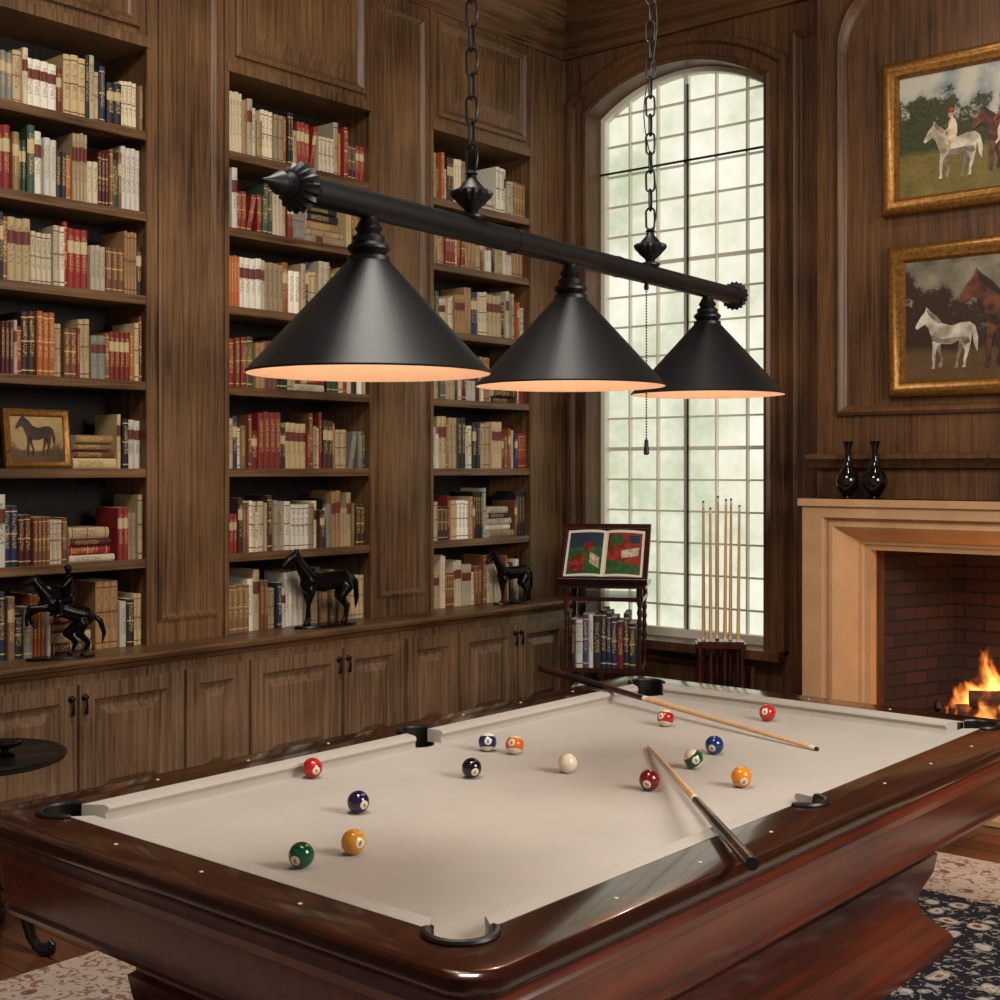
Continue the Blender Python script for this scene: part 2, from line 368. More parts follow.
# ---------------------------------------------------------------- books
PAL=[((218,202,170),17),((192,166,126),14),((234,226,208),13),((158,120,78),12),((122,74,44),12),((66,40,28),9),((138,36,28),11),((30,28,30),9),((36,48,82),5),((128,126,112),3),((186,98,46),6),((52,74,56),4),((206,180,130),8),((90,22,26),4)]
pc=[p for p,w in PAL]; pw=[w for p,w in PAL]
def book(mb,o,aw,ah,ad,w,h,d,col,rn):
    o=Vector(o);aw=Vector(aw);ah=Vector(ah);ad=Vector(ad)
    sec=[(0,-d),(0,-0.004),(0.22,0.0015),(0.5,0.003),(0.78,0.0015),(1,-0.004),(1,-d)]
    lo=[mb.vert(o+aw*(u*w)+ad*e) for u,e in sec]; hi=[mb.vert(o+aw*(u*w)+ad*e+ah*h) for u,e in sec]
    base=math.floor(rn*50)
    for k in range(6):
        if 1<=k<=4:
            ua=base+max(0.002,min(0.998,sec[k][0])); ub=base+max(0.002,min(0.998,sec[k+1][0]))
            mb.face((lo[k],lo[k+1],hi[k+1],hi[k]),0,col,[(ua,0.001),(ub,0.001),(ub,1),(ua,1)])
        else: mb.face((lo[k],lo[k+1],hi[k+1],hi[k]),0,col,[(0,0)]*4)
    pg=c(206,190,160)
    mb.face(hi,0,pg,[(0,0)]*7); mb.face(lo[::-1],0,pg,[(0,0)]*7)
def rcol(pal=None):
    p=random.choices(pc,pw)[0] if pal is None else random.choice(pal)
    j=random.uniform(0.75,1.05); return c(*[min(255,x*j) for x in p])
def row(mb,y0,y1,z,hmax=0.29,xs=-4.885,gaps=()):
    y=y0+0.004; run=0
    while y<y1-0.015:
        sk=False
        for a,bb in gaps:
            if a-0.012<y<bb: y=bb+0.003; sk=True
        if sk: continue
        if run<=0:
            run=random.choice([1,1,1,1,1,2,2,3,4]); rc=rcol(); base_h=random.uniform(0.18,hmax-0.01); xoff=random.uniform(-0.02,0.01); rw=random.uniform(0.014,0.036)
            rnn=random.random()
            if random.random()<0.045 and y<y1-0.28 and y>y0+.25:
                zz=z+0.0005; L_=random.uniform(0.2,0.25)
                for k in range(random.randint(4,6)):
                    t=random.uniform(0.024,0.045)
                    if zz+t>z+hmax+0.01: break
                    l=L_-0.01*k-random.uniform(0,0.015)
                    book(mb,(xs+random.uniform(-0.02,0.01),y+l+random.uniform(0,0.008),zz),(0,0,1),(0,-1,0),(1,0,0),t,l,0.17,rcol(),random.random()); zz+=t+0.001
                y+=L_+0.012; run=0; continue
        w=rw*random.uniform(0.95,1.05); h=base_h*random.uniform(0.985,1.015)
        if y+w>y1-0.003:
            if y1-0.003-y>0.012: w=y1-0.003-y
            else: break
        if random.random()<0.015 and y+w+0.06<y1:
            a=random.uniform(0.1,0.2)
            book(mb,(xs+xoff,y,z+0.001),(0,math.cos(a),0),(0,math.sin(a),math.cos(a)),(1,0,0),w,h,0.17,rc,rnn)
            y+=w+math.sin(a)*h+0.002; run-=1; continue
        book(mb,(xs+xoff,y,z+0.001),(0,1,0),(0,0,1),(1,0,0),w,h,random.uniform(0.15,0.19),rc,rnn)
        y+=w+0.0012; run-=1
mb=MB()
for bi,(a,bb) in enumerate(bays):
    for zi,z in enumerate([CT]+shz):
        g=[]
        if bi==1 and zi==2: g=[(2.40,3.01)]
        row(mb,a,bb,z,0.30,gaps=g)
mb.build('shelf_books',[bookM],smooth=False,recalc=True)

# ---------------------------------------------------------------- horse silhouettes for pictures
HS=[(0.02,0.67),(0.0,0.62),(0.03,0.59),(0.09,0.63),(0.15,0.66),(0.20,0.60),(0.235,0.50),(0.265,0.42),(0.265,0.30),(0.255,0.2),(0.265,0.05),(0.245,0.0),(0.30,0.0),(0.30,0.05),(0.31,0.2),(0.335,0.32),(0.38,0.36),(0.55,0.35),(0.66,0.40),(0.71,0.33),(0.75,0.24),(0.725,0.12),(0.725,0.04),(0.70,0.0),(0.76,0.0),(0.77,0.12),(0.81,0.24),(0.835,0.36),(0.855,0.5),(0.885,0.32),(0.93,0.22),(0.945,0.42),(0.90,0.60),(0.82,0.66),(0.70,0.66),(0.55,0.62),(0.42,0.66),(0.32,0.78),(0.22,0.86),(0.17,0.92),(0.15,0.85),(0.08,0.77)]
LEG1=[(0.30,0.4),(0.34,0.25),(0.385,0.14),(0.35,0.04),(0.37,0.0),(0.41,0.03),(0.425,0.14),(0.385,0.27),(0.39,0.42)]
LEG2=[(0.66,0.42),(0.65,0.25),(0.62,0.14),(0.605,0.03),(0.58,0),(0.64,0),(0.655,0.12),(0.70,0.24),(0.78,0.40)]
RTORSO=[(0.40,0.58),(0.50,0.56),(0.545,0.66),(0.545,0.80),(0.52,0.90),(0.46,0.93),(0.41,0.88),(0.40,0.74)]
RARM=[(0.44,0.88),(0.50,0.86),(0.46,0.74),(0.36,0.70),(0.33,0.66),(0.31,0.69),(0.35,0.74),(0.41,0.79)]
RLEG=[(0.42,0.64),(0.53,0.62),(0.50,0.55),(0.43,0.52),(0.42,0.40),(0.36,0.34),(0.34,0.37),(0.38,0.42),(0.37,0.54)]
RHEAD=[(0.42,0.93),(0.48,0.92),(0.495,0.98),(0.48,1.03),(0.44,1.05),(0.41,1.02),(0.405,0.97)]
RCAP=[(0.39,1.0),(0.41,1.005),(0.495,1.01),(0.50,1.05),(0.47,1.09),(0.43,1.085),(0.41,1.05),(0.405,1.02)]
MANE=[(0.17,0.88),(0.22,0.86),(0.32,0.78),(0.42,0.66),(0.36,0.66),(0.28,0.72),(0.20,0.80)]
BELLY=[(0.24,0.5),(0.27,0.41),(0.38,0.365),(0.55,0.355),(0.66,0.405),(0.76,0.33),(0.83,0.36),(0.80,0.44),(0.62,0.45),(0.4,0.43),(0.30,0.48)]
def figure(mb,pts,fn,s,m,d):
    mb.face([mb.vert(fn(x*s,y*s,d)) for x,y in pts],m)
def canvas_mat(name,w0,w1,sky,skyd,trees,ground,hz,tt,x0,x1,side=0):
    m,nt,b=newmat(name); L=nt.links; tc=N(nt,'ShaderNodeTexCoord'); sp=N(nt,'ShaderNodeSeparateXYZ'); L.new(tc.outputs['Object'],sp.inputs[0])
    h=mathn(nt,'DIVIDE',mathn(nt,'SUBTRACT',sp.outputs[2],w0),w1-w0)
    n=N(nt,'ShaderNodeTexNoise'); n.inputs['Scale'].default_value=9; n.inputs['Detail'].default_value=8; L.new(tc.outputs['Object'],n.inputs['Vector'])
    n2=N(nt,'ShaderNodeTexNoise'); n2.inputs['Scale'].default_value=70; n2.inputs['Detail'].default_value=4; L.new(tc.outputs['Object'],n2.inputs['Vector'])
    hh=mathn(nt,'ADD',h,mathn(nt,'MULTIPLY',mathn(nt,'SUBTRACT',n.outputs['Fac'],0.5),0.9))
    if side:
        t=mathn(nt,'DIVIDE',mathn(nt,'SUBTRACT',sp.outputs[0],x0),x1-x0)
        hh=mathn(nt,'ADD',hh,mathn(nt,'MULTIPLY',mathn(nt,'SUBTRACT',t,0.3),side))
    sk=ramp(nt,[(0.35,skyd),(0.62,sky)],n.outputs['Fac'])
    td=tuple(x*0.45 for x in trees[:3])+(1,)
    tr=ramp(nt,[(0.35,td),(0.65,trees)],n2.outputs['Fac'])
    cm=ramp(nt,[(tt-0.03,(0,0,0,1)),(tt+0.05,(1,1,1,1))],mathn(nt,'ADD',hh,mathn(nt,'MULTIPLY',mathn(nt,'SUBTRACT',n2.outputs['Fac'],0.5),0.25)))
    up=mixc(nt,cm.outputs[0],tr.outputs[0],sk.outputs[0])
    g=ramp(nt,[(0.3,tuple(x*0.4 for x in ground[:3])+(1,)),(0.7,ground)],mathn(nt,'ADD',mathn(nt,'MULTIPLY',n.outputs['Fac'],.5),mathn(nt,'MULTIPLY',n2.outputs['Fac'],.5)))
    hm=ramp(nt,[(hz-.02,(0,0,0,1)),(hz+.03,(1,1,1,1))],mathn(nt,'ADD',h,mathn(nt,'MULTIPLY',mathn(nt,'SUBTRACT',n.outputs['Fac'],0.5),0.15)))
    o=mixc(nt,hm.outputs[0],g.outputs[0],up)
    L.new(o,b.inputs['Base Color']); b.inputs['Roughness'].default_value=0.45; return m
def paint(name,dk,lt,scale=14):
    m,nt,b=newmat(name); tc=N(nt,'ShaderNodeTexCoord'); n=N(nt,'ShaderNodeTexNoise'); n.inputs['Scale'].default_value=scale; n.inputs['Detail'].default_value=6; n.inputs['Roughness'].default_value=.6
    nt.links.new(tc.outputs['Object'],n.inputs['Vector']); r=ramp(nt,[(.38,dk),(.6,lt)],n.outputs['Fac']); nt.links.new(r.outputs[0],b.inputs['Base Color']); b.inputs['Roughness'].default_value=.5; return m
horseW=paint('painted_grey_horse',c(138,126,108),c(206,196,178))
horseWs=paint('painted_grey_shade',c(88,78,66),c(142,130,112),18)
horseB=paint('painted_bay_horse',c(44,22,14),c(112,62,36))
horseK=paint('painted_dark_horse',c(26,15,11),c(60,36,24))
redP=paint('painted_red',c(90,22,20),c(168,50,40),30); skinP=paint('painted_cream',c(160,134,106),c(216,196,166),30)
greenP=plain('printed_green',c(46,84,42),0.5,noise=.5,nscale=40); blueP=plain('printed_blue',c(40,50,70),0.5)
def painting(name,x0,x1,z0,z1,cm,kind):
    e=empty(name); Y=CB-0.005
    fn=lambda u,w,d:(u,Y-d,w)
    mb=MB()
    rectloft(mb,x0,x1,z0,z1,[(0,-0.002),(0,0.03),(0.01,0.045),(0.03,0.05),(0.045,0.04),(0.06,0.032),(0.07,0.036),(0.078,0.024),(0.082,0.012)],fn,cap=False)
    mb.build('frame',[gold],e,ang=50)
    mb=MB()
    f=0.08
    mb.face([mb.vert(p) for p in (fn(x0+f,z0+f,0.012),fn(x1-f,z0+f,0.012),fn(x1-f,z1-f,0.012),fn(x0+f,z1-f,0.012))],0)
    mb.build('canvas',[cm],e,smooth=False,recalc=False)
    mb=MB()
    def at(ox,oz): return (lambda a,bb,d:(ox+a,Y-0.0135-d,oz+bb))
    def hs(F,s,body,shade,mane,d):
        figure(mb,LEG1,F,s,shade,d); figure(mb,LEG2,F,s,shade,d); figure(mb,HS,F,s,body,d+.001); figure(mb,BELLY,F,s,shade,d+.0015); figure(mb,MANE,F,s,mane,d+.0015)
    def rd(F,s,coat,d):
        figure(mb,RTORSO,F,s,coat,d); figure(mb,RLEG,F,s,3,d+.0004); figure(mb,RARM,F,s,coat,d+.0008); figure(mb,RHEAD,F,s,3,d+.0004); figure(mb,RCAP,F,s,2 if coat==3 else 5,d+.0008)
    if kind==1:
        F=at(x0+0.20,z0+0.15); hs(F,.30,0,4,4,0); rd(F,.30,3,.003)
        F=at(x0+0.43,z0+0.16); hs(F,.33,1,5,5,.004); rd(F,.33,2,.007)
    else:
        F=at(x0+0.13,z0+0.13); hs(F,.32,0,4,4,0)
        F=at(x0+0.34,z0+0.13); hs(F,.50,1,5,5,.004)
    mb.build('figures',[horseW,horseB,redP,skinP,horseWs,horseK],e,smooth=False,recalc=False)
painting('hunt_painting',-2.73,-1.66,2.885,3.62,canvas_mat('canvas_hunt',2.965,3.54,c(176,172,156),c(112,122,130),c(62,66,32),c(128,112,54),0.34,0.70,-2.65,-1.74,.35),1)
painting('stable_painting',-2.70,-1.66,2.01,2.735,canvas_mat('canvas_stable',2.09,2.655,c(136,126,104),c(80,76,66),c(60,42,26),c(104,78,46),0.24,0.62,-2.62,-1.74,.5),2)

e=empty('framed_horse_picture')
M=Matrix.Translation((-4.868,2.70,1.668))@Matrix.Rotation(math.radians(-7),4,'Y')
fn=lambda u,w,d:(d,u,w)
mb=MB(M); rectloft(mb,0,0.29,0,0.24,[(0,-0.01),(0,0.012),(0.01,0.02),(0.022,0.016),(0.03,0.006)],fn,cap=False); mb.build('frame',[gold],e,ang=50)
cm=canvas_mat('canvas_small',1.69,1.88,c(168,142,90),c(140,112,70),c(110,84,46),c(96,64,36),0.28,0.3,0,1)
mb=MB(M); mb.box(-0.008,0.006,0.028,0.262,0.028,0.212); mb.build('canvas',[cm],e,smooth=False)
mb=MB(M); F=lambda a,bb,d:(0.0075+d,0.05+a,0.05+bb)
for P in (LEG1,LEG2,HS): figure(mb,P,F,0.185,0,0.0005)
mb.build('horse_figure',[horseK],e,smooth=False,recalc=False)

# ---------------------------------------------------------------- bronze horses
def joint(mb,a,ra,b_,rb):
    a=Vector(a);b_=Vector(b_); n=5
    mb.tube([a.lerp(b_,k/n) for k in range(n+1)],[ra+(rb-ra)*k/n for k in range(n+1)],10)
    mb.ell(a,ra,ra,ra,seg=10,rn=7); mb.ell(b_,rb,rb,rb,seg=10,rn=7)
def chain(mb,pts):
    for p,q in zip(pts,pts[1:]): joint(mb,p[:3],p[3],q[:3],q[3])
def horse(name,loc,h,pose='stand',rider=False,rot=-90):
    e=empty(name)
    sc=h
    M=Matrix.Translation(loc)@Matrix.Rotation(math.radians(rot),4,'Z')@Matrix.Scale(sc,4)
    P=Matrix.Identity(4)
    if pose=='rear': P=Matrix.Translation((-0.35,0,0.62))@Matrix.Rotation(math.radians(-24),4,'Y')@Matrix.Translation((0.35,0,-0.62))
    mb=MB(M@Matrix.Translation((0,0,0.04))@P)
    chain(mb,[(-.42,0,.80,.155),(-.2,0,.77,.165),(.05,0,.75,.17),(.27,0,.78,.165)])
    mb.ell((.33,0,.74),.13,.12,.17); mb.ell((-.47,0,.76),.15,.13,.17)
    nk=[(.32,0,.86,.14),(.46,0,1.04,.10),(.55,0,1.22,.078)]; hd=[(.56,0,1.25,.078),(.70,0,1.17,.065),(.83,0,1.05,.043)]
    er=(.54,0,1.34)
    if pose=='rear':
        nk=[(.32,0,.84,.14),(.52,0,.95,.10),(.68,0,1.04,.075)]; hd=[(.69,0,1.06,.075),(.82,0,.93,.062),(.90,0,.80,.043)]; er=(.68,0,1.16)
    chain(mb,nk); chain(mb,hd); mb.ell((hd[0][0]+.05,0,hd[0][2]-.05),.075,.06,.085)
    for s in (-1,1): mb.tube([(er[0],s*.035,er[2]-.06),(er[0]+.01,s*.045,er[2]+.0),(er[0]+.015,s*.045,er[2]+.05)],[.03,.024,.004],6)
    chain(mb,[(nk[0][0]-.08,0,nk[0][2]+.1,.03),(nk[1][0]-.08,0,nk[1][2]+.05,.035),(nk[2][0]-.05,0,nk[2][2]+.05,.03)])
    if pose=='rear':
        chain(mb,[(-.56,0,.85,.04),(-.74,0,.80,.055),(-.90,0,.62,.045),(-.94,0,.44,.015)])
        chain(mb,[(.33,.09,.66,.08),(.58,.1,.56,.05),(.56,.1,.34,.035),(.50,.1,.26,.04)])
        chain(mb,[(.33,-.09,.66,.08),(.52,-.1,.44,.05),(.38,-.1,.30,.035),(.30,-.1,.28,.04)])
        mb2=MB(M@Matrix.Translation((0,0,0.04)))
        for s,dx in ((1,-.06),(-1,0.12)):
            chain(mb2,[(-.42,s*.09,.60,.12),(-.30+dx,s*.11,.42,.08),(-.48+dx,s*.1,.24,.045),(-.40+dx,s*.1,.08,.033),(-.36+dx,s*.1,.03,.05)])
        off=len(mb.v); mb.v+=mb2.v; mb.f+=[tuple(i+off for i in f) for f in mb2.f]; mb.m+=mb2.m; mb.fc+=mb2.fc; mb.uv+=mb2.uv
    else:
        chain(mb,[(-.58,0,.86,.04),(-.68,0,.72,.055),(-.70,0,.45,.05),(-.68,0,.25,.015)])
        st=.08
        for s in (1,-1):
            chain(mb,[(.30,s*.09,.62,.085),(.31+s*st*.6,s*.09,.38,.045),(.31+s*st,s*.09,.12,.032),(.34+s*st,s*.09,.03,.05)])
            chain(mb,[(-.44,s*.09,.66,.12),(-.34+s*st*.5,s*.1,.48,.08),(-.50+s*st,s*.1,.30,.045),(-.47+s*st,s*.1,.10,.033),(-.43+s*st,s*.1,.03,.05)])
    if rider:
        chain(mb,[(-.06,0,.98,.09),(.0,0,1.14,.09),(.12,0,1.30,.085)]); chain(mb,[(.17,0,1.38,.035),(.2,0,1.46,.065)]); mb.ell((.22,0,1.49),.075,.062,.06)
        mb.tube([(.24,0,1.50),(.32,0,1.47)],[.05,.03],8,flat=.4)
        for s in (1,-1):
            chain(mb,[(-.04,s*.08,.96,.07),(.16,s*.17,.86,.055),(.02,s*.19,.64,.04),(.11,s*.2,.58,.035)])
            chain(mb,[(.12,s*.1,1.30,.045),(.20,s*.14,1.12,.035),(.38,s*.06,1.06,.03)])
    o=mb.build('body',[bronze],e)
    r=o.modifiers.new('remesh','REMESH'); r.mode='VOXEL'; r.voxel_size=0.02*sc; r.use_smooth_shade=True
    sm=o.modifiers.new('smooth','SMOOTH'); sm.factor=0.5; sm.iterations=2
    mb=MB(M)
    ring=lambda k,z:[(k*0.62*math.cos(a)-0.05,k*0.2*math.sin(a),z) for a in [2*math.pi*i/24 for i in range(24)]]
    mb.rings([ring(1.03,0),ring(1.03,.02),ring(1,.04),ring(1,.05)],cap0=True,cap1=True)
    mb.build('base',[bronze],e)
horse('bronze_horse_statue',(-4.765,4.285,CT+.001),0.272,'stand',rot=-100)
horse('bronze_horse_and_jockey_statue',(-4.765,2.87,CT+.001),0.215,'rear',True,rot=-108)
horse('bronze_horse_statue',(-4.775,5.71,CT+.001),0.215,'stand',False,rot=-100)

# ---------------------------------------------------------------- pool table
pt=empty('pool_table')
nx0,nx1,ny0,ny1=-2.87,-1.63,1.80,4.26
ox0,ox1,oy0,oy1=-3.08,-1.42,1.61,4.45
BZ,RZ=0.79,0.83
def rrect(ins,z,r=0.09,n=6):
    x0,x1,y0,y1=ox0+ins,ox1-ins,oy0+ins,oy1-ins; rr=max(r-ins*0.6,0.003); P=[]
    for cx,cy,a0 in ((x1-rr,y0+rr,-90),(x1-rr,y1-rr,0),(x0+rr,y1-rr,90),(x0+rr,y0+rr,180)):
        for k in range(n+1):
            a=math.radians(a0+90*k/n); P.append((cx+rr*math.cos(a),cy+rr*math.sin(a),z))
    return P
pockets=[(nx0-.03,ny0-.03,.062,(-1,-1)),(nx1+.03,ny0-.03,.062,(1,-1)),(nx0-.03,ny1+.03,.062,(-1,1)),(nx1+.03,ny1+.03,.062,(1,1)),(nx0-.055,(ny0+ny1)/2,.056,(-1,0)),(nx1+.055,(ny0+ny1)/2,.056,(1,0))]
def cut(ob):
    mbc=MB()
    for x,y,r,_ in pockets: mbc.lathe((x,y,0.6),[(r,0),(r,0.5)],32)
    cu=mbc.build('tmpcut',[],None,smooth=False)
    md=ob.modifiers.new('b','BOOLEAN'); md.operation='DIFFERENCE'; md.object=cu; md.solver='EXACT'
    dg=bpy.context.evaluated_depsgraph_get(); me=bpy.data.meshes.new_from_object(ob.evaluated_get(dg))
    ob.modifiers.clear(); ob.data=me; bpy.data.objects.remove(cu)
mb=MB(); inn=0.155
mb.rings([rrect(i,z) for i,z in [(inn,RZ),(0.02,RZ),(0.008,RZ-.003),(0.001,RZ-.01),(0,RZ-.03),(0.004,RZ-.04),(0.015,RZ-.05),(0.03,RZ-.055),(inn,RZ-.055)]],loop=True)
rail=mb.build('rail_frame',[mahogRail],pt,ang=40); cut(rail)
mb=MB(); mb.box(nx0-.056,nx1+.056,ny0-.04,ny1+.04,BZ-.03,BZ); bed=mb.build('bed_cloth',[feltM],pt,smooth=False); cut(bed)
mb=MB()
prof=[(0.02,.78),(0.02,.765),(0.012,.755),(0.016,.735),(0.03,.725),(0.036,.66),(0.05,.615),(0.045,.605),(0.052,.59),(0.08,.575),(0.16,.54),(0.22,.50),(0.265,.46),(0.285,.45),(0.285,.43),(0.27,.42),(0.28,.36),(0.31,.30),(0.32,.26),(0.30,.22),(0.26,.18),(0.245,.165),(0.235,.15),(0.23,FZ+.013)]
mb.rings([rrect(i,z,0.1) for i,z in prof]); mb.build('body',[mahog],pt,ang=40)
mb=MB()
def cushion(p0,p1,inw,c0,c1):
    p0=Vector(p0);p1=Vector(p1);t=(p1-p0).normalized();n=Vector(inw)
    prof=[(0.004,BZ),(0.008,BZ+.018),(0.0,BZ+.030),(0.003,BZ+.037),(0.012,BZ+.041),(0.056,RZ+.001),(0.056,BZ)]
    def sec(p,sgn,cc): return [(p.x+n.x*o+t.x*sgn*cc*o/0.056,p.y+n.y*o+t.y*sgn*cc*o/0.056,z) for o,z in prof]
    mb.rings([sec(p0,-1,c0),sec(p1,1,c1)],cap0=True,cap1=True)
cg=0.07; my=(ny0+ny1)/2; sg=0.06
cushion((nx0,ny0+cg),(nx0,my-sg),(-1,0),.045,.012); cushion((nx0,my+sg),(nx0,ny1-cg),(-1,0),.012,.045)
cushion((nx1,ny0+cg),(nx1,my-sg),(1,0),.045,.012); cushion((nx1,my+sg),(nx1,ny1-cg),(1,0),.012,.045)
cushion((nx0+cg,ny0),(nx1-cg,ny0),(0,-1),.045,.045); cushion((nx0+cg,ny1),(nx1-cg,ny1),(0,1),.045,.045)
mb.build('cushions',[feltM],pt,ang=30)
mb=MB()
for x,y,r,(dx,dy) in pockets:
    mb.lathe((x,y,0),[(r*.8,.70),(r-.001,.72),(r-.001,.789),(r-.004,.789),(r-.005,.73),(r*.75,.705)],28,cap=True)
    a0=math.atan2(dy,dx); half=math.radians(112 if dx*dy else 88); P=[]
    for k in range(21):
        a=a0-half+2*half*k/20; P.append((x+(r+.003)*math.cos(a),y+(r+.003)*math.sin(a),RZ+.003))
    mb.tube(P,[.005]+[.009]*19+[.005],8,flat=0.8)
    for rr in (r-.001,r-.005):
        A_=[mb.vert((x+rr*math.cos(a0-half+2*half*k/20),y+rr*math.sin(a0-half+2*half*k/20),.78)) for k in range(21)]
        B_=[mb.vert((x+rr*math.cos(a0-half+2*half*k/20),y+rr*math.sin(a0-half+2*half*k/20),RZ+.004)) for k in range(21)]
        for k in range(20): mb.face((A_[k],A_[k+1],B_[k+1],B_[k]))
mb.build('pockets',[leather],pt)
mb=MB()
for k in (1,2,3,5,6,7):
    yy=ny0+(ny1-ny0)*k/8
    for xx in (ox0+.075,ox1-.075): mb.lathe((xx,yy,RZ-.001),[(.0045,0),(.0045,.002)],10)
for k in (1,2,3):
    xx=nx0+(nx1-nx0)*k/4
    for yy in (oy0+.075,oy1-.075): mb.lathe((xx,yy,RZ-.001),[(.0045,0),(.0045,.002)],10)
mb.build('rail_sights',[pageM],pt)

# balls
def band2(nt,a,bb,x): return mathn(nt,'MULTIPLY',mathn(nt,'GREATER_THAN',x,a),mathn(nt,'LESS_THAN',x,bb))
def ballmat(name,col,stripe=False,cue=False):
    m,nt,b=newmat(name); L=nt.links
    b.inputs['Roughness'].default_value=0.08; b.inputs['Coat Weight'].default_value=0.5
    W_=c(226,214,186)
    tc=N(nt,'ShaderNodeTexCoord'); sp=N(nt,'ShaderNodeSeparateXYZ'); L.new(tc.outputs['Object'],sp.inputs[0])
    if cue: b.inputs['Base Color'].default_value=W_; return m
    o=None
    if stripe:
        az=mathn(nt,'ABSOLUTE',sp.outputs[2]); o=mixc(nt,mathn(nt,'GREATER_THAN',az,0.0165),col,W_)
    ax=mathn(nt,'ABSOLUTE',sp.outputs[0]); spot=mathn(nt,'GREATER_THAN',ax,0.0262)
    rr=mathn(nt,'SQRT',mathn(nt,'ADD',mathn(nt,'POWER',mathn(nt,'SUBTRACT',sp.outputs[2],0.0018),2.0),mathn(nt,'POWER',sp.outputs[1],2.0)))
    rr2=mathn(nt,'SQRT',mathn(nt,'ADD',mathn(nt,'POWER',mathn(nt,'ADD',sp.outputs[2],0.0032),2.0),mathn(nt,'POWER',sp.outputs[1],2.0)))
    k=mathn(nt,'ADD',band2(nt,0.0014,0.003,rr),band2(nt,0.0016,0.0036,rr2),True)
    wc=mixc(nt,k,W_,c(20,18,18))
    o=mixc(nt,spot,o if o is not None else col,wc); L.new(o,b.inputs['Base Color']); return m
balls=[('red_ball',(176,24,30),0,-2.830,2.504),('purple_ball',(40,18,62),0,-2.453,2.325),('yellow_ball',(216,146,44),0,-2.199,2.069),('green_ball',(6,74,46),0,-2.212,1.925),
('blue_striped_ball',(20,44,100),1,-2.684,3.094),('orange_striped_ball',(214,96,30),1,-2.592,3.115),('black_ball',(16,15,18),0,-2.486,2.797),('cue_ball',None,0,-2.317,3.023),
('red_striped_ball',(166,24,26),1,-2.480,3.784),('red_solid_ball',(186,32,26),0,-2.261,4.091),('blue_ball',(16,50,108),0,-2.124,3.513),('green_striped_ball',(14,80,52),1,-2.068,3.304),('orange_ball',(222,136,30),0,-1.847,3.197),('maroon_ball',(116,14,24),0,-2.020,3.003)]
RB=random.Random(5)
for nm,col,st,x,y in balls:
    me=bpy.data.meshes.new(nm); bm=bmesh.new(); bmesh.ops.create_uvsphere(bm,u_segments=36,v_segments=24,radius=0.0286); bm.to_mesh(me); bm.free(); me.shade_smooth()
    ob=bpy.data.objects.new(nm,me); COL.objects.link(ob); ob.location=(x,y,BZ+0.0287)
    me.materials.append(ballmat(nm+'_resin',c(*col) if col else None,bool(st),col is None))
    toc=math.degrees(math.atan2(-y,-x))
    ob.rotation_euler=(RB.uniform(-.7,.7),RB.uniform(-.5,.3),math.radians(toc+RB.uniform(-40,40)))

def cue(name,tip,butt,parent=None):
    e=parent or empty(name)
    tip=Vector(tip);butt=Vector(butt);d=(butt-tip); Ln=d.length; d.normalize()
    mb=MB()
    def st(a,b_,ra,rb,m): mb.tube([tip+d*a,tip+d*b_],[ra,rb],14,m)
    st(0,.010,.0058,.0062,2); st(.010,.032,.0062,.0063,3); st(.032,Ln*.55,.0063,.0102,0); st(Ln*.55,Ln*.565,.0106,.0107,3)
    st(Ln*.565,Ln*.72,.0104,.0122,1); st(Ln*.72,Ln*.88,.0124,.0138,2); st(Ln*.88,Ln*.98,.0138,.0146,1); st(Ln*.98,Ln,.0148,.014,2)
    mb.build('stick',[maple,darkred,blackM,pageM],e)
    return e
cue('cue_stick',(-1.90,3.755,.7975),(-3.31,4.14,.8655))
cue('cue_stick',(-2.319,3.443,.7975),(-1.341,2.364,.868))

# ---------------------------------------------------------------- billiard pendant lamp
lp=empty('billiard_pendant_light')
P1=Vector((-2.042,1.966,2.233)); P3=Vector((-2.383,3.895,2.282)); u=(P3-P1).normalized(); Ln=(P3-P1).length
A=P1-u*0.22; B=P3+u*0.25
mb=MB()
mb.tube([A,B],[.030,.030],24)
for s in (0.62,1.24): mb.tube([P1+u*(s-.006),P1+u*(s+.006)],[.0315,.0315],24)
for p,dv in ((A,-u),(B,u)):
    mb.lathe(p,[(.031,-.02),(.034,-.012),(.036,0)],24,0,dv)
    mb.lathe(p,[(.02,0),(.046,.004),(.053,.012),(.050,.022),(.036,.034),(.022,.042)],36,0,dv,flute=.12)
    mb.lathe(p,[(.022,.040),(.026,.048),(.018,.056),(.021,.066),(.024,.075),(.016,.09),(.008,.104),(.003,.118),(.001,.124)],20,0,dv)
for s in (.42,1.48):
    q=P1+u*s
    mb.lathe(q,[(.018,.02),(.030,.03),(.030,.036),(.014,.042),(.018,.05),(.036,.066)],20)
    mb.lathe(q,[(.030,.062),(.048,.080),(.052,.088),(.050,.094),(.03,.1)],36,flute=.10)
    mb.lathe(q,[(.036,.096),(.026,.108),(.014,.122),(.011,.132),(.016,.137),(.008,.142)],20)
    z=.142; top=CZ-q.z; k=0
    while z<top-.03:
        L_=.066; w=.014; r=.0034; P=[]
        for j in range(14):
            a=2*math.pi*j/14; P.append((w*math.cos(a),0,(L_/2-w)*(1 if math.sin(a)>0 else -1 if math.sin(a)<0 else 0)+w*math.sin(a)))
        R=Matrix.Rotation(math.radians(20+90*(k%2)),3,'Z')
        mb.tube([q+Vector((0,0,z+L_/2))+R@Vector(p) for p in P],r,6,closed=True)
        z+=L_-2*r-.001; k+=1
    mb.lathe((q.x,q.y,CZ),[(.06,0),(.058,-.015),(.02,-.03),(.008,-.05)],24)
q=P1+u*1.48; W_=[]
for k in range(60):
    t=k/59; g_=math.exp(-((t-.60)/.05)**2); W_.append((q.x+.02*math.sin(t*26)+.16*g_,q.y+.02*math.cos(t*26)+.13*g_,q.z+.14+t*(CZ-q.z-.15)))
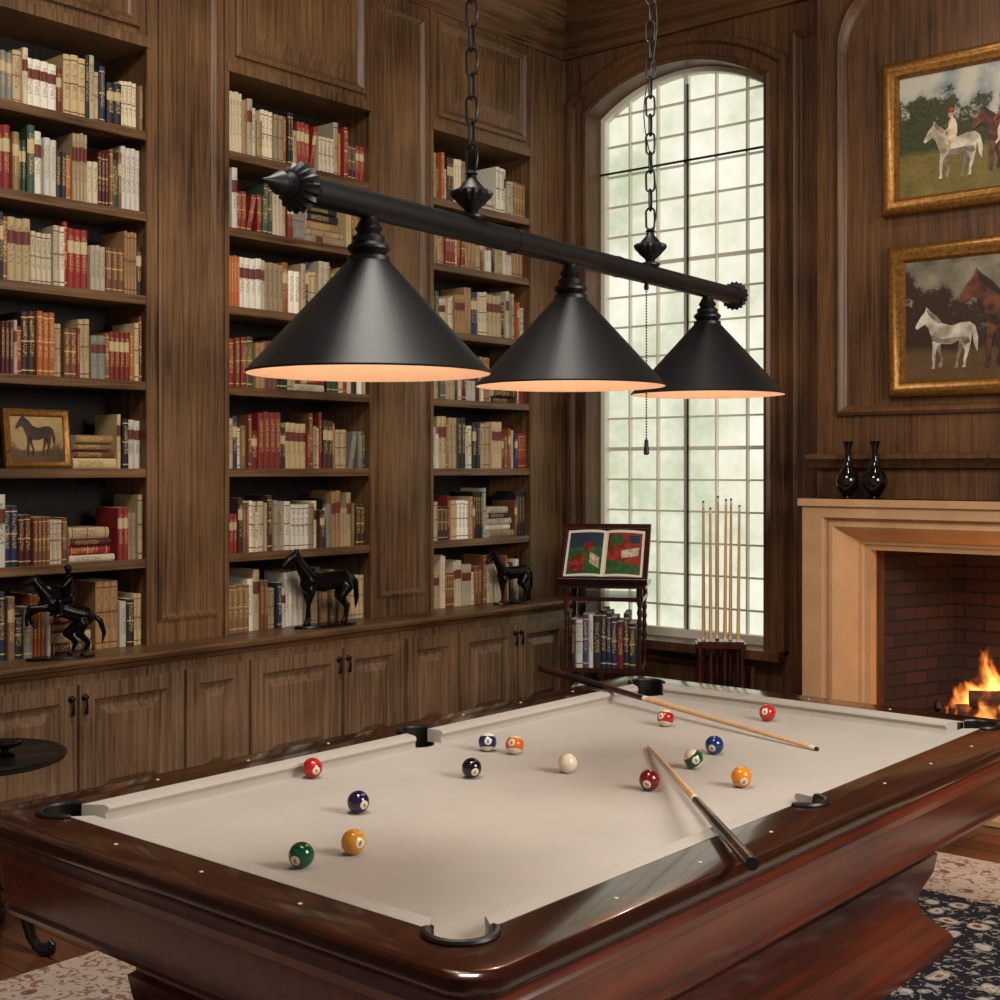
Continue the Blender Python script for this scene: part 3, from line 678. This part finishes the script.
mb.tube(W_,.0018,5)
mb.build('bar_and_chains',[shadeM],lp,ang=40)
bulbM=plain('warm_bulb',c(255,230,190),0.4,emit=(1,.8,.58,1),es=4)
for i,s in enumerate((0,.94,Ln)):
    q=P1+u*s; zb=q.z-.362; R=.26; t=zb+.236
    mb=MB()
    mb.lathe((q.x,q.y,0),[(R,zb),(R+.002,zb+.004),(R-.004,zb+.010),(.050,t),(.046,t+.005),(.046,t+.014),(.036,t+.018),(.046,t+.030),(.046,t+.036),(.034,t+.046),(.036,t+.056),(.024,t+.064),(.030,t+.074),(.024,t+.084),(.016,t+.1),(.016,t+.12)],64,0,cap=False)
    mb.lathe((q.x,q.y,0),[(R,zb),(R-.007,zb+.009),(.046,t-.004),(.02,t)],64,1,cap=False)
    mb.build('shade_%d'%(i+1),[shadeM,shadeIn],lp,ang=30,recalc=False)
    mb=MB(); mb.lathe((q.x,q.y,0),[(.014,zb+.24),(.016,zb+.20),(.03,zb+.17),(.034,zb+.14),(.024,zb+.115),(.004,zb+.107)],18); mb.build('bulb_%d'%(i+1),[bulbM],lp)
    l=bpy.data.lights.new('bulb_light','POINT'); l.energy=2.9; l.color=(1,.84,.68); l.shadow_soft_size=.03
    lo=bpy.data.objects.new('bulb_light_%d'%(i+1),l); lo.location=(q.x,q.y,zb+.075); COL.objects.link(lo); lo.parent=lp
mb=MB(); q=P1+u*1.45; z=q.z-.03
mb.lathe((q.x,q.y,z-.02),[(.006,0),(.008,.01),(.006,.02)],10)
while z>1.76:
    mb.ell((q.x,q.y,z),.0033,.0033,.0033,seg=6,rn=5); z-=.0085
mb.lathe((q.x,q.y,1.71),[(.002,.05),(.006,.045),(.0075,.02),(.009,.004),(.004,0)],12)
mb.build('pull_chain',[iron],lp)

# ---------------------------------------------------------------- fireplace
fp=empty('fireplace')
sx0,sx1,szt=-3.075,-1.035,1.52
def jamb(o,d):
    y=CB-d; o2=o*.8
    return [(sx0+o2,y,FZ),(sx0+o2,y,szt-o*.66),(sx1-o2,y,szt-o*.66),(sx1-o2,y,FZ)]
mb=MB()
mb.rings([jamb(o,d) for o,d in [(0,-.0),(0,.19),(.008,.20),(.135,.20),(.145,.19),(.15,.17),(.165,.17),(.175,.185),(.20,.19),(.23,.17),(.27,.12),(.30,.10),(.31,.085),(.33,.085),(.34,.07),(.375,.065),(.375,-.15)]],closed=False)
mb.box(sx0-.012,sx1+.012,CB-.215,CB,szt-.035,szt)
mb.build('stone_surround',[stone],fp,ang=32,bevel=0.0)
mb=MB()
a0,a1,b0,b1,zt=fx0-.02,fx1+.02,CB+.02,CB+.55,fzt+.05
hz=.36
V=[(a0,b0,hz),(a1,b0,hz),(a1-.18,b1,hz),(a0+.18,b1,hz)]; T=[(x,y,zt) for x,y,z in V]
vi=[mb.vert(p) for p in V]; ti=[mb.vert(p) for p in T]
mb.face((vi[1],vi[2],ti[2],ti[1])); mb.face((vi[2],vi[3],ti[3],ti[2])); mb.face((vi[3],vi[0],ti[0],ti[3])); mb.face(vi); mb.face(ti)
mb.box(a0,a1,b0-.02,b0+.02,FZ,hz)
mb.build('firebox',[brickM],fp,smooth=False,recalc=False)
mb=MB(); mb.box(sx0-.02,sx1+.02,5.78,CB-.0,FZ,FZ+.03); mb.build('hearth_slab',[stone],fp,smooth=False,bevel=.005)
mb=MB()
for xx in (-2.45,-2.25,-2.05,-1.85,-1.7): mb.box(xx-.012,xx+.012,CB+.1,CB+.42,.44,.46)
for yy in (CB+.12,CB+.4):
    mb.box(-2.48,-1.66,yy-.012,yy+.012,.42,.445)
    for xx in (-2.45,-1.7): mb.box(xx-.012,xx+.012,yy-.012,yy+.012,hz,.44)
for xx in (-2.5,-1.64): mb.lathe((xx,CB+.08,hz),[(.03,0),(.012,.03),(.012,.1),(.02,.12),(.01,.14),(.022,.16),(.012,.19),(.001,.2)],14)
mb.build('fire_grate',[iron],fp)
logM=plain('charred_log',c(50,32,22),0.9,noise=.5,nscale=20)
mb=MB()
for p,q,r in (((-2.46,6.25,.50),(-1.68,6.3,.51),.045),((-2.42,6.38,.50),(-1.72,6.36,.52),.05),((-2.36,6.22,.58),(-1.8,6.4,.60),.04),((-2.15,6.4,.61),(-1.7,6.22,.58),.04)):
    p=Vector(p);q=Vector(q); mb.tube([p.lerp(q,k/5)+Vector((0,random.uniform(-.01,.01),random.uniform(-.01,.01))) for k in range(6)],[r*random.uniform(.85,1.1) for k in range(6)],12)
mb.build('logs',[logM],fp)
# real volumetric fire
flM=bpy.data.materials.new('flame'); flM.use_nodes=True; nt=flM.node_tree; L=nt.links
for nd in list(nt.nodes):
    if nd.type!='OUTPUT_MATERIAL': nt.nodes.remove(nd)
outn=[nd for nd in nt.nodes if nd.type=='OUTPUT_MATERIAL'][0]
tc=N(nt,'ShaderNodeTexCoord'); sp=N(nt,'ShaderNodeSeparateXYZ'); L.new(tc.outputs['Object'],sp.inputs[0])
X0,X1,Yc,Z0,HT=-2.50,-1.66,6.28,.46,.36
h=mathn(nt,'DIVIDE',mathn(nt,'SUBTRACT',sp.outputs[2],Z0),HT)
# warp
nw=N(nt,'ShaderNodeTexNoise'); nw.inputs['Scale'].default_value=7; nw.inputs['Detail'].default_value=2; L.new(tc.outputs['Object'],nw.inputs['Vector'])
v1=N(nt,'ShaderNodeVectorMath',operation='SUBTRACT'); v1.inputs[1].default_value=(.5,.5,.5); L.new(nw.outputs['Color'],v1.inputs[0])
v2=N(nt,'ShaderNodeVectorMath',operation='SCALE'); v2.inputs['Scale'].default_value=.22; L.new(v1.outputs[0],v2.inputs[0])
v3=N(nt,'ShaderNodeVectorMath',operation='ADD'); L.new(tc.outputs['Object'],v3.inputs[0]); L.new(v2.outputs[0],v3.inputs[1])
mp=N(nt,'ShaderNodeMapping'); mp.inputs['Scale'].default_value=(15,9,3.6); L.new(v3.outputs[0],mp.inputs[0])
n=N(nt,'ShaderNodeTexNoise'); n.inputs['Scale'].default_value=1; n.inputs['Detail'].default_value=3; L.new(mp.outputs[0],n.inputs['Vector'])
xr=mathn(nt,'ABSOLUTE',mathn(nt,'DIVIDE',mathn(nt,'SUBTRACT',sp.outputs[0],(X0+X1)/2),(X1-X0)/2))
yr=mathn(nt,'ABSOLUTE',mathn(nt,'DIVIDE',mathn(nt,'SUBTRACT',sp.outputs[1],Yc),.13))
core=mathn(nt,'SUBTRACT',mathn(nt,'MULTIPLY',n.outputs['Fac'],1.9),mathn(nt,'ADD',mathn(nt,'MULTIPLY',h,.85),mathn(nt,'ADD',mathn(nt,'MULTIPLY',mathn(nt,'POWER',xr,3.0),.45),mathn(nt,'MULTIPLY',mathn(nt,'POWER',yr,2.0),.45))))
den=ramp(nt,[(.42,(0,0,0,1)),(.62,(1,1,1,1))],core)
colr=ramp(nt,[(.40,(1,.10,.008,1)),(.58,(1,.27,.035,1)),(.80,(1,.5,.14,1))],core)
em=N(nt,'ShaderNodeEmission'); L.new(colr.outputs[0],em.inputs[0]); L.new(mathn(nt,'MULTIPLY',den.outputs[0],26.0),em.inputs['Strength'])
L.new(em.outputs[0],outn.inputs['Volume'])
mb=MB(); mb.box(X0,X1,Yc-.13,Yc+.13,Z0,Z0+HT+.12); mb.build('flames',[flM],fp,smooth=False)
l=bpy.data.lights.new('fire_glow','POINT'); l.energy=7; l.color=(1,.42,.13); l.shadow_soft_size=.12
lo=bpy.data.objects.new('fire_glow',l); lo.location=(-2.05,6.2,.85); COL.objects.link(lo); lo.parent=fp

vz=plain('dark_glazed_ceramic',c(18,13,13),0.12,0.2,0.6)
for x in (-2.869,-2.73):
    mb=MB(); mb.lathe((x,5.985,szt),[(.032,0),(.034,.006),(.026,.014),(.03,.026),(.052,.055),(.060,.082),(.055,.11),(.036,.138),(.019,.165),(.014,.20),(.014,.235),(.020,.262),(.028,.278),(.026,.28),(.012,.26),(.01,.2)],28)
    mb.build('dark_bottle_vase',[vz],ang=50)

# ---------------------------------------------------------------- lectern book stand
ls=empty('lectern_book_stand')
M=Matrix.Translation((-4.225,5.86,FZ))@Matrix.Rotation(math.radians(30),4,'Z')
hw=.215; dp=.19
mb=MB(M)
for sx in (-1,1):
    for sy in (-1,1):
        prof=[(.018,.06),(.018,.12)]
        z=.12
        while z<.86:
            prof+=[(.011,z+.01),(.016,z+.03),(.011,z+.05)]; z+=.05
        prof+=[(.018,.88),(.018,.94)]
        mb.lathe((sx*(hw-.02),sy*(dp-.02),0),prof,10)
        mb.lathe((sx*(hw-.02),sy*(dp-.02),0),[(.012,0),(.02,.02),(.02,.04),(.014,.06)],12)
for z in (.10,.48,.86): mb.box(-hw,hw,-dp,dp,z,z+.022)
mb.box(-hw-.015,hw+.015,-dp-.015,dp+.015,.93,.95)
Md=M@Matrix.Translation((0,-dp-.03,.965))@Matrix.Rotation(math.radians(42),4,'X')
m2=MB(Md); m2.box(-.24,.24,0,.40,-.012,.008); m2.box(-.24,.24,-.012,.008,-.012,.035); m2.box(-.24,-.215,0,.40,.008,.022); m2.box(.215,.24,0,.40,.008,.022); m2.box(-.24,.24,.38,.42,-.012,.024)
for sx in (-.2,.2): m2.box(sx-.012,sx+.012,.02,.36,-.04,-.012)
m2.build('sloped_desk',[darkred],ls,smooth=False,bevel=.003)
mb.tube([(-.19,.12,.95),(-.19,.11,1.19)],[.011,.011],10); mb.tube([(.19,.12,.95),(.19,.11,1.19)],[.011,.011],10)
mb.build('stand_frame',[darkred],ls,ang=40)
m3=MB(Md)
def pg(s):
    pts=[]
    for k in range(17):
        t=k/16; pts.append((s*t*.21,.014+.012*math.sin(math.pi*min(1,t*1.1))**.7*(1-t*.5) if 0<t else .014))
    return pts
for s in (-1,1):
    P=pg(s); A_=[m3.vert((x,.025,z)) for x,z in P]; B_=[m3.vert((x,.372,z)) for x,z in P]; C_=[m3.vert((x,.025,.009)) for x,z in P]
    for k in range(16):
        m3.face((A_[k],A_[k+1],B_[k+1],B_[k]),0); m3.face((C_[k],C_[k+1],A_[k+1],A_[k]),0)
def patch(s,t0,t1,y0,y1,m,dz=.0012,y2=None,y3=None):
    P=pg(s)
    idx=[k for k in range(17) if t0<=k/16<=t1]; n_=len(idx)-1
    A_=[m3.vert((P[k][0],y0+((y2-y0)*i/n_ if y2 else 0),P[k][1]+dz)) for i,k in enumerate(idx)]; B_=[m3.vert((P[k][0],y1+((y3-y1)*i/n_ if y3 else 0),P[k][1]+dz)) for i,k in enumerate(idx)]
    for k in range(len(idx)-1): m3.face((A_[k],A_[k+1],B_[k+1],B_[k]),m)
# printed plates: green lawn, figures in red coats, white blocks
patch(-1,.06,.94,.04,.35,2); patch(-1,.06,.94,.24,.35,4,.0018); patch(-1,.45,.9,.05,.20,1,.0024,.06,.15); patch(-1,.12,.4,.08,.16,3,.0024,.12,.2); patch(-1,.3,.6,.20,.28,1,.003,.22,.26)
patch(1,.06,.94,.04,.35,1); patch(1,.06,.94,.04,.15,2,.0018,.04,.10); patch(1,.4,.9,.15,.21,3,.0024,.18,.24); patch(1,.1,.45,.24,.33,2,.0024,.26,.34); patch(1,.6,.9,.27,.33,4,.0024)
m3.build('open_album',[pageM,redP,greenP,skinP,blueP],ls,smooth=False,recalc=False)
mb=MB(M)
dark=[(34,44,84),(24,30,60),(120,28,34),(210,206,196),(40,40,44),(60,80,130),(150,40,40),(30,34,40)]
for z in (.123,.503):
    x=-hw+.045
    while x<hw-.06:
        w=random.uniform(.022,.042); book(mb,(x,-dp+.01,z),(1,0,0),(0,0,1),(0,-1,0),w,random.uniform(.24,.31),.2,rcol(dark),random.random()*.6); x+=w+.001
mb.build('stand_books',[bookM],ls,smooth=False)

# cue rack
cr_=empty('floor_cue_rack')
cxr,cyr=-3.64,6.08
M=Matrix.Translation((cxr,cyr,FZ))@Matrix.Rotation(math.radians(35),4,'Z')
mb=MB(M)
mb.box(-.13,.13,-.075,.075,.03,.06); mb.box(-.115,.115,-.06,.06,.06,.075)
mb.box(-.13,.13,-.07,.07,.62,.645); mb.box(-.12,.12,-.06,.06,.645,.655)
for sx in (-.11,.11):
    for sy in (-.055,.055):
        mb.lathe((sx,sy,0),[(.014,0),(.02,.015),(.016,.03)],12)
        mb.lathe((sx,sy,0),[(.012,.075),(.017,.1),(.01,.13),(.014,.2),(.016,.35),(.014,.5),(.01,.57),(.016,.59),(.012,.62)],12)
mb.build('rack_frame',[darkred],cr_,ang=40)
for i in range(6):
    lx=-.085+.034*i; ly=-.03 if i%2 else .03
    p=M@Vector((lx,ly,.078)); tl=random.uniform(-.012,.012)
    q=p+Vector((tl+(lx*.12),0,1.33+random.uniform(-.05,.02)))
    cue('c',tuple(q),tuple(p),cr_)

mb=MB(); mb.box(RX0,RX1,RY0,RY1,FZ,FZ+.012); mb.build('floral_area_rug',[rugM],smooth=False)

st=empty('tripod_side_table')
tx,ty=-4.10,2.20; mb=MB()
mb.lathe((tx,ty,0),[(.0,.702),(.235,.702),(.255,.710),(.26,.718),(.26,.726),(.25,.732),(.24,.726),(.0,.726)],48,cap=False)
mb.lathe((tx,ty,0),[(.05,.702),(.06,.69),(.02,.66),(.018,.6),(.026,.56),(.016,.53),(.018,.42),(.032,.36),(.04,.32),(.03,.28),(.03,.24),(.012,.22)],20)
for k in range(3):
    a=math.radians(20+120*k); P=[];R=[]
    for rr,z,r in ((.02,.29,.026),(.08,.32,.027),(.14,.29,.025),(.175,.21,.021),(.19,.155,.017),(.215,.124,.016),(.245,.118,.022),(.270,.122,.018),(.275,.14,.012),(.262,.15,.008)):
        P.append((tx+rr*math.cos(a),ty+rr*math.sin(a),z)); R.append(r)
    mb.tube(P,R,12)
mb.build('table_body',[blackM],st,ang=40)
mb=MB(); mb.lathe((tx+.06,ty+.04,.7265),[(.03,0),(.035,.004),(.012,.012),(.012,.02),(.05,.035),(.055,.045),(.05,.045),(.01,.025)],24); mb.build('small_dish',[bronze],st)

# ---------------------------------------------------------------- lights / world / camera
def area(name,loc,tgt,size,power,col,sy=None):
    l=bpy.data.lights.new(name,'AREA'); l.energy=power; l.color=col; l.size=size
    if sy: l.shape='RECTANGLE'; l.size_y=sy
    o=bpy.data.objects.new(name,l); o.location=loc; d=Vector(tgt)-Vector(loc); o.rotation_euler=d.to_track_quat('-Z','Y').to_euler(); COL.objects.link(o)
area('overhead_fill_area',(-2.2,2.2,4.6),(-3.1,3.3,0.8),1.2,122,(1,.93,.84))  # added area light for overall brightness; the ceiling has no fixture here
area('side_fill_area',(0.9,3.2,2.8),(-4.5,4.0,1.1),1.4,118,(1,.92,.82))  # added out-of-frame fill from the open right side, no window there
def spot(name,loc,tgt,power,deg,col):
    l=bpy.data.lights.new(name,'SPOT'); l.energy=power; l.color=col; l.spot_size=math.radians(deg); l.spot_blend=.8; l.shadow_soft_size=.08
    o=bpy.data.objects.new(name,l); o.location=loc; d=Vector(tgt)-Vector(loc); o.rotation_euler=d.to_track_quat('-Z','Y').to_euler(); COL.objects.link(o)
spot('picture_spot',(-1.9,4.6,4.6),(-2.3,6.1,2.5),75,62,(1,.84,.66))
w=bpy.data.worlds.new('world'); S.world=w; w.use_nodes=True; w.node_tree.nodes['Background'].inputs[0].default_value=(1,.93,.85,1); w.node_tree.nodes['Background'].inputs[1].default_value=.15
cam=bpy.data.cameras.new('camera'); co=bpy.data.objects.new('camera',cam); COL.objects.link(co)
cam.sensor_width=36; cam.lens=47.45; cam.shift_y=-0.032; co.location=(0,0,1.67); co.rotation_euler=(math.radians(90),0,math.radians(40.4)); cam.clip_start=.05
S.camera=co
